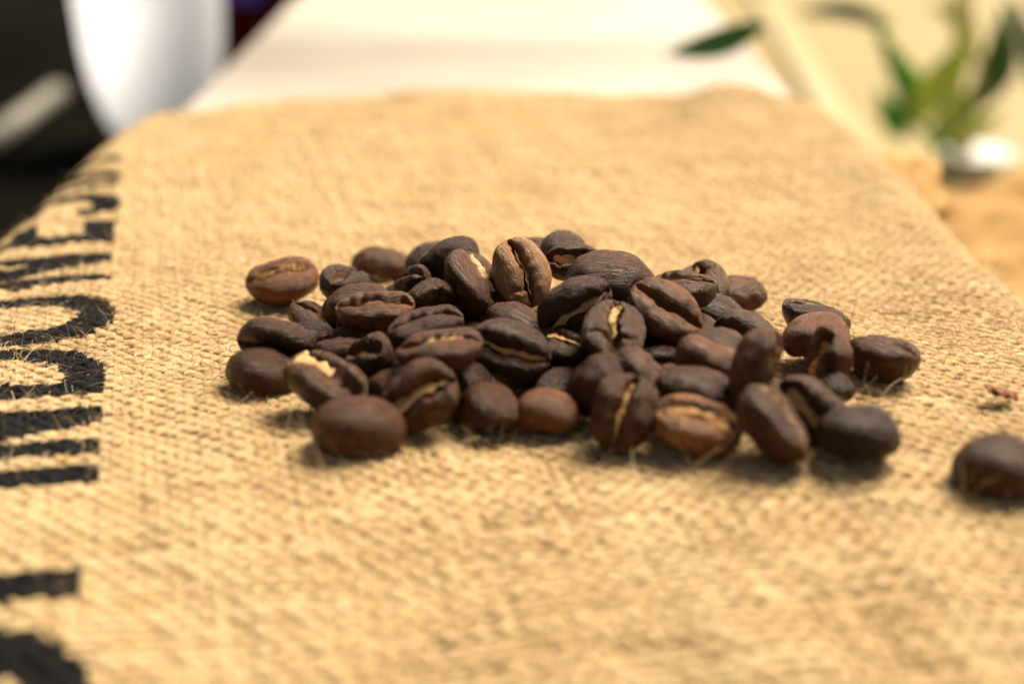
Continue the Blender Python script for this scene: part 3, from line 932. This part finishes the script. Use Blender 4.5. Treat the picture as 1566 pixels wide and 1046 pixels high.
fo = link('chaff_flake', flake(), label='tiny rust brown chaff flake lying on the burlap at the right', cat='flake')
fo.scale = (1.15, 1.2, 1.3)
fo.location = Vector((fp[0], fp[1], float(surf_z(fp[0], fp[1])[0]) + 0.2)) * MM

# ------------------------------------------------------------------ background things
def lathe(name, prof, mat, seg_=64, parent=None):
    n = len(prof)
    q = np.arange(seg_) / seg_ * 2 * math.pi
    pr = np.array(prof)
    v = np.stack([pr[:, 0:1] * np.cos(q), pr[:, 0:1] * np.sin(q), pr[:, 1:2] + 0 * q], -1)
    return make_mesh(name, v.reshape(-1, 3), grid_faces(n, seg_, True), mat)


# white bowl-shaped cup, left
cx = at_d(238, 120, 690)
cup = link('white_cup', lathe('white_cup', [(0.1, 0.3), (16, 0.3), (20, 1.5), (25, 6), (31, 16), (36, 30), (39, 48), (40.5, 70), (41, 95), (40.5, 96), (40.0, 95)], M_CUP),
           label='white glazed rounded cup standing beyond the bench at upper left', cat='cup')
cup.scale = (0.85, 0.85, 1.0)
cup.location = (cx[0] * MM, 690 * MM, FLOOR_Z * MM)

# black tray on the floor, left, with a pale rod on it
tray = empty('tray', (-430, 640, FLOOR_Z), 'black tray filling the dark area left of the bench', 'tray')
def tray_box(*a):
    o = box(*a, parent=tray)
    o.matrix_parent_inverse = Matrix.Translation(-Vector(tray.location))
    return o
tray_box('tray_base', -800, -96, 120, 1500, FLOOR_Z + 0.5, FLOOR_Z + 6, M_BLACK, 1.5)
tray_box('tray_rim', -108, -96, 120, 1500, FLOOR_Z + 6.2, FLOOR_Z + 14, M_BLACK, 2)
cup.location.z = (FLOOR_Z + 6) * MM

p0 = at(-30, 228, FLOOR_Z + 16); p1 = at(88, 142, FLOOR_Z + 16)
def rod_mesh():
    k = np.linspace(0, 1, 12)[:, None]
    path = (p0 + (p1 - p0) * k)[None]
    V, F = [], []
    d = (p1 - p0) / np.linalg.norm(p1 - p0)
    b1 = np.cross(d, [0, 0, 1]); b1 /= np.linalg.norm(b1); b2 = np.cross(b1, d)
    th = np.arange(20) / 20 * 2 * math.pi
    rr = np.concatenate([[0.05], np.full(10, 1.0), [0.05]])
    kk = np.concatenate([[0], np.linspace(0, 1, 10), [1]])
    v = (p0 + (p1 - p0) * kk[:, None])[:, None, :] + rr[:, None, None] * (6 * np.cos(th)[None, :, None] * b1 + 6 * np.sin(th)[None, :, None] * b2)
    return make_mesh('metal_rod', v.reshape(-1, 3), grid_faces(12, 20, True), M_METAL)
link('metal_rod', rod_mesh(), label='pale dull metal rod lying on the black tray at far left', cat='rod')

# dark red box with a violet band, behind the cup
c0 = at_d(352, 80, 860)
rb = empty('red_box', (c0[0] + 30, 880, FLOOR_Z + 6), 'dark red lacquered box with a violet blue band behind the white cup', 'box')
def red_child(*a):
    o = box(*a, parent=rb)
    o.matrix_parent_inverse = Matrix.Translation(-Vector(rb.location)); return o
red_child('box_body', c0[0] - 10, c0[0] + 60, 850, 940, FLOOR_Z + 6.2, FLOOR_Z + 120, M_RED, 3)
zb = at_d(390, 2, 849)[2]
red_child('band', c0[0] + 2, c0[0] + 24, 847, 851, zb - 1, zb + 9, M_BLUE, 1)

# pale slat on the floor right of the bench
sl0, sl1 = at(1172, 0, FLOOR_Z + 6), at(1262, 150, FLOOR_Z + 6)
def slat_mesh():
    d = (sl0 - sl1); d[2] = 0; d /= np.linalg.norm(d); n = np.array([d[1], -d[0], 0])
    A0, A1 = sl1 - d * 300, sl0 + d * 900
    V = []
    for zc in (FLOOR_Z + 0.4, FLOOR_Z + 6):
        for Pq, sg in ((A0, -1), (A0, 1), (A1, 1), (A1, -1)):
            V.append([Pq[0] + n[0] * 8 * sg, Pq[1] + n[1] * 8 * sg, zc])
    return make_mesh('slat', V, [(3, 2, 1, 0), (4, 5, 6, 7), (0, 1, 5, 4), (1, 2, 6, 5), (2, 3, 7, 6), (3, 0, 4, 7)], M_SLAT, False)
link('wooden_slat', slat_mesh(), label='pale yellow wooden slat lying along the right side of the bench', cat='slat')

# small white pot with an olive sprig, right
POT_D = 655
pc = at_d(1485, 250, POT_D)
pot = link('white_pot', lathe('white_pot', [(0.1, 0.3), (14.5, 0.3), (16, 1.5), (18.5, 9), (19, 10), (18.5, 10.6), (16, 10.2), (0.1, 10.0)], M_WHITE),
           label='small white dish holding the olive sprig at upper right', cat='dish')
pot.location = (pc[0] * MM, POT_D * MM, FLOOR_Z * MM)

sprig = empty('olive_sprig', (pc[0], POT_D, FLOOR_Z + 8), 'green olive sprig with narrow leaves standing in the white dish', 'plant')


def leaf_mesh(p0, p1, width, mat, sag=(0, 0, 0), face=(0, -1, 0.3), name='leaf'):
    p0, p1 = np.array(p0), np.array(p1)
    n, m = 18, 7
    t = np.linspace(0, 1, n)[:, None]; q = np.linspace(-1, 1, m)[None, :]
    ax = p1 - p0
    f = np.array(face, float); side = np.cross(ax, f); side /= np.linalg.norm(side); nn = np.cross(side, ax); nn /= np.linalg.norm(nn)
    wd = width / 2 * np.sin(math.pi * np.clip(t, 0.015, 0.985) ** 0.85) ** 0.8
    c = p0 + ax * t[..., None].reshape(n, 1, 1) + np.array(sag) * (4 * t * (1 - t)).reshape(n, 1, 1)
    v = c + (wd * q)[..., None] * side + (-0.16 * wd * (1 - np.abs(q)))[..., None] * nn
    top = v.reshape(-1, 3); bot = top - nn * 0.35
    return make_mesh(name, np.concatenate([top, bot]), np.concatenate([grid_faces(n, m), grid_faces(n, m, off=n * m)[:, ::-1]]), mat)


def twig_mesh(pts, r0, r1, mat):
    pts = np.array(pts)
    k = np.linspace(0, len(pts) - 1, 30)
    path = np.stack([np.interp(k, np.arange(len(pts)), pts[:, c]) for c in range(3)], -1)
    for _ in range(6): path[1:-1] = (path[:-2] + 2 * path[1:-1] + path[2:]) / 4
    T = np.gradient(path, axis=0); T /= np.linalg.norm(T, axis=1)[:, None]
    B = np.cross(T, [0, 1, 0.1]); B /= np.linalg.norm(B, axis=1)[:, None]; N = np.cross(B, T)
    th = np.arange(10) / 10 * 2 * math.pi
    r = np.linspace(r0, r1, 30)[:, None, None]
    v = path[:, None] + r * (np.cos(th)[None, :, None] * B[:, None] + np.sin(th)[None, :, None] * N[:, None])
    return make_mesh('twig', v.reshape(-1, 3), grid_faces(30, 10, True), mat)


def put(name, me):
    adopt(link(name, me), sprig)


D = at_d
put('stem', twig_mesh([D(1466, 250, 655), D(1464, 120, 655), D(1468, -20, 655), D(1475, -160, 660)], 3.6, 2.6, M_STEM))
put('twig', twig_mesh([D(1445, 245, 653), D(1400, 180, 650), D(1350, 60, 646), D(1338, 20, 646)], 2.0, 1.4, M_LEAF_G))
put('twig', twig_mesh([D(1470, -20, 655), D(1440, -180, 580), D(1260, -140, 480), D(1160, 44, 430)], 1.0, 0.6, M_STEM))
put('leaf', leaf_mesh(D(1172, 36, 430), D(1020, 82, 420), 8.5, M_LEAF_D, (0, 0, -1.5)))
put('leaf', leaf_mesh(D(1366, 44, 646), D(1218, 24, 640), 8.4, M_LEAF_T, (0, 0, 5)))
put('leaf', leaf_mesh(D(1400, 200, 650), D(1336, 40, 642), 11.2, M_LEAF_G, (4, 0, 0)))
put('leaf', leaf_mesh(D(1392, 195, 646), D(1496, 55, 640), 16.0, M_LEAF_L, (0, 0, 2)))
put('leaf', leaf_mesh(D(1478, 172, 650), D(1534, 5, 642), 14.0, M_LEAF_D, (6, 0, 0)))
put('leaf', leaf_mesh(D(1490, 172, 644), D(1544, 40, 638), 8.4, M_LEAF_T, (7, 0, 0)))
put('leaf', leaf_mesh(D(1425, 210, 646), D(1500, 130, 650), 15.0, M_LEAF_L, (0, 0, -3)))
put('leaf', leaf_mesh(D(1386, 215, 652), D(1342, 140, 652), 12.1, M_LEAF_G, (0, 0, 0)))
put('leaf', leaf_mesh(D(1430, 218, 648), D(1536, 165, 660), 12.1, M_LEAF_L, (0, 0, -4)))
put('leaf', leaf_mesh(D(1590, 150, 655), D(1545, -10, 650), 9.4, M_LEAF_T, (2, 0, 0)))
put('twig', twig_mesh([D(1480, 245, 652), D(1500, 120, 648), D(1478, -40, 645)], 1.6, 1.1, M_STEM))
put('leaf', leaf_mesh(D(1420, 130, 660), D(1350, 95, 664), 7.0, M_LEAF_L, (0, 0, 2)))
put('leaf', leaf_mesh(D(1500, 60, 652), D(1420, 10, 656), 8.0, M_LEAF_L, (0, 0, 3)))
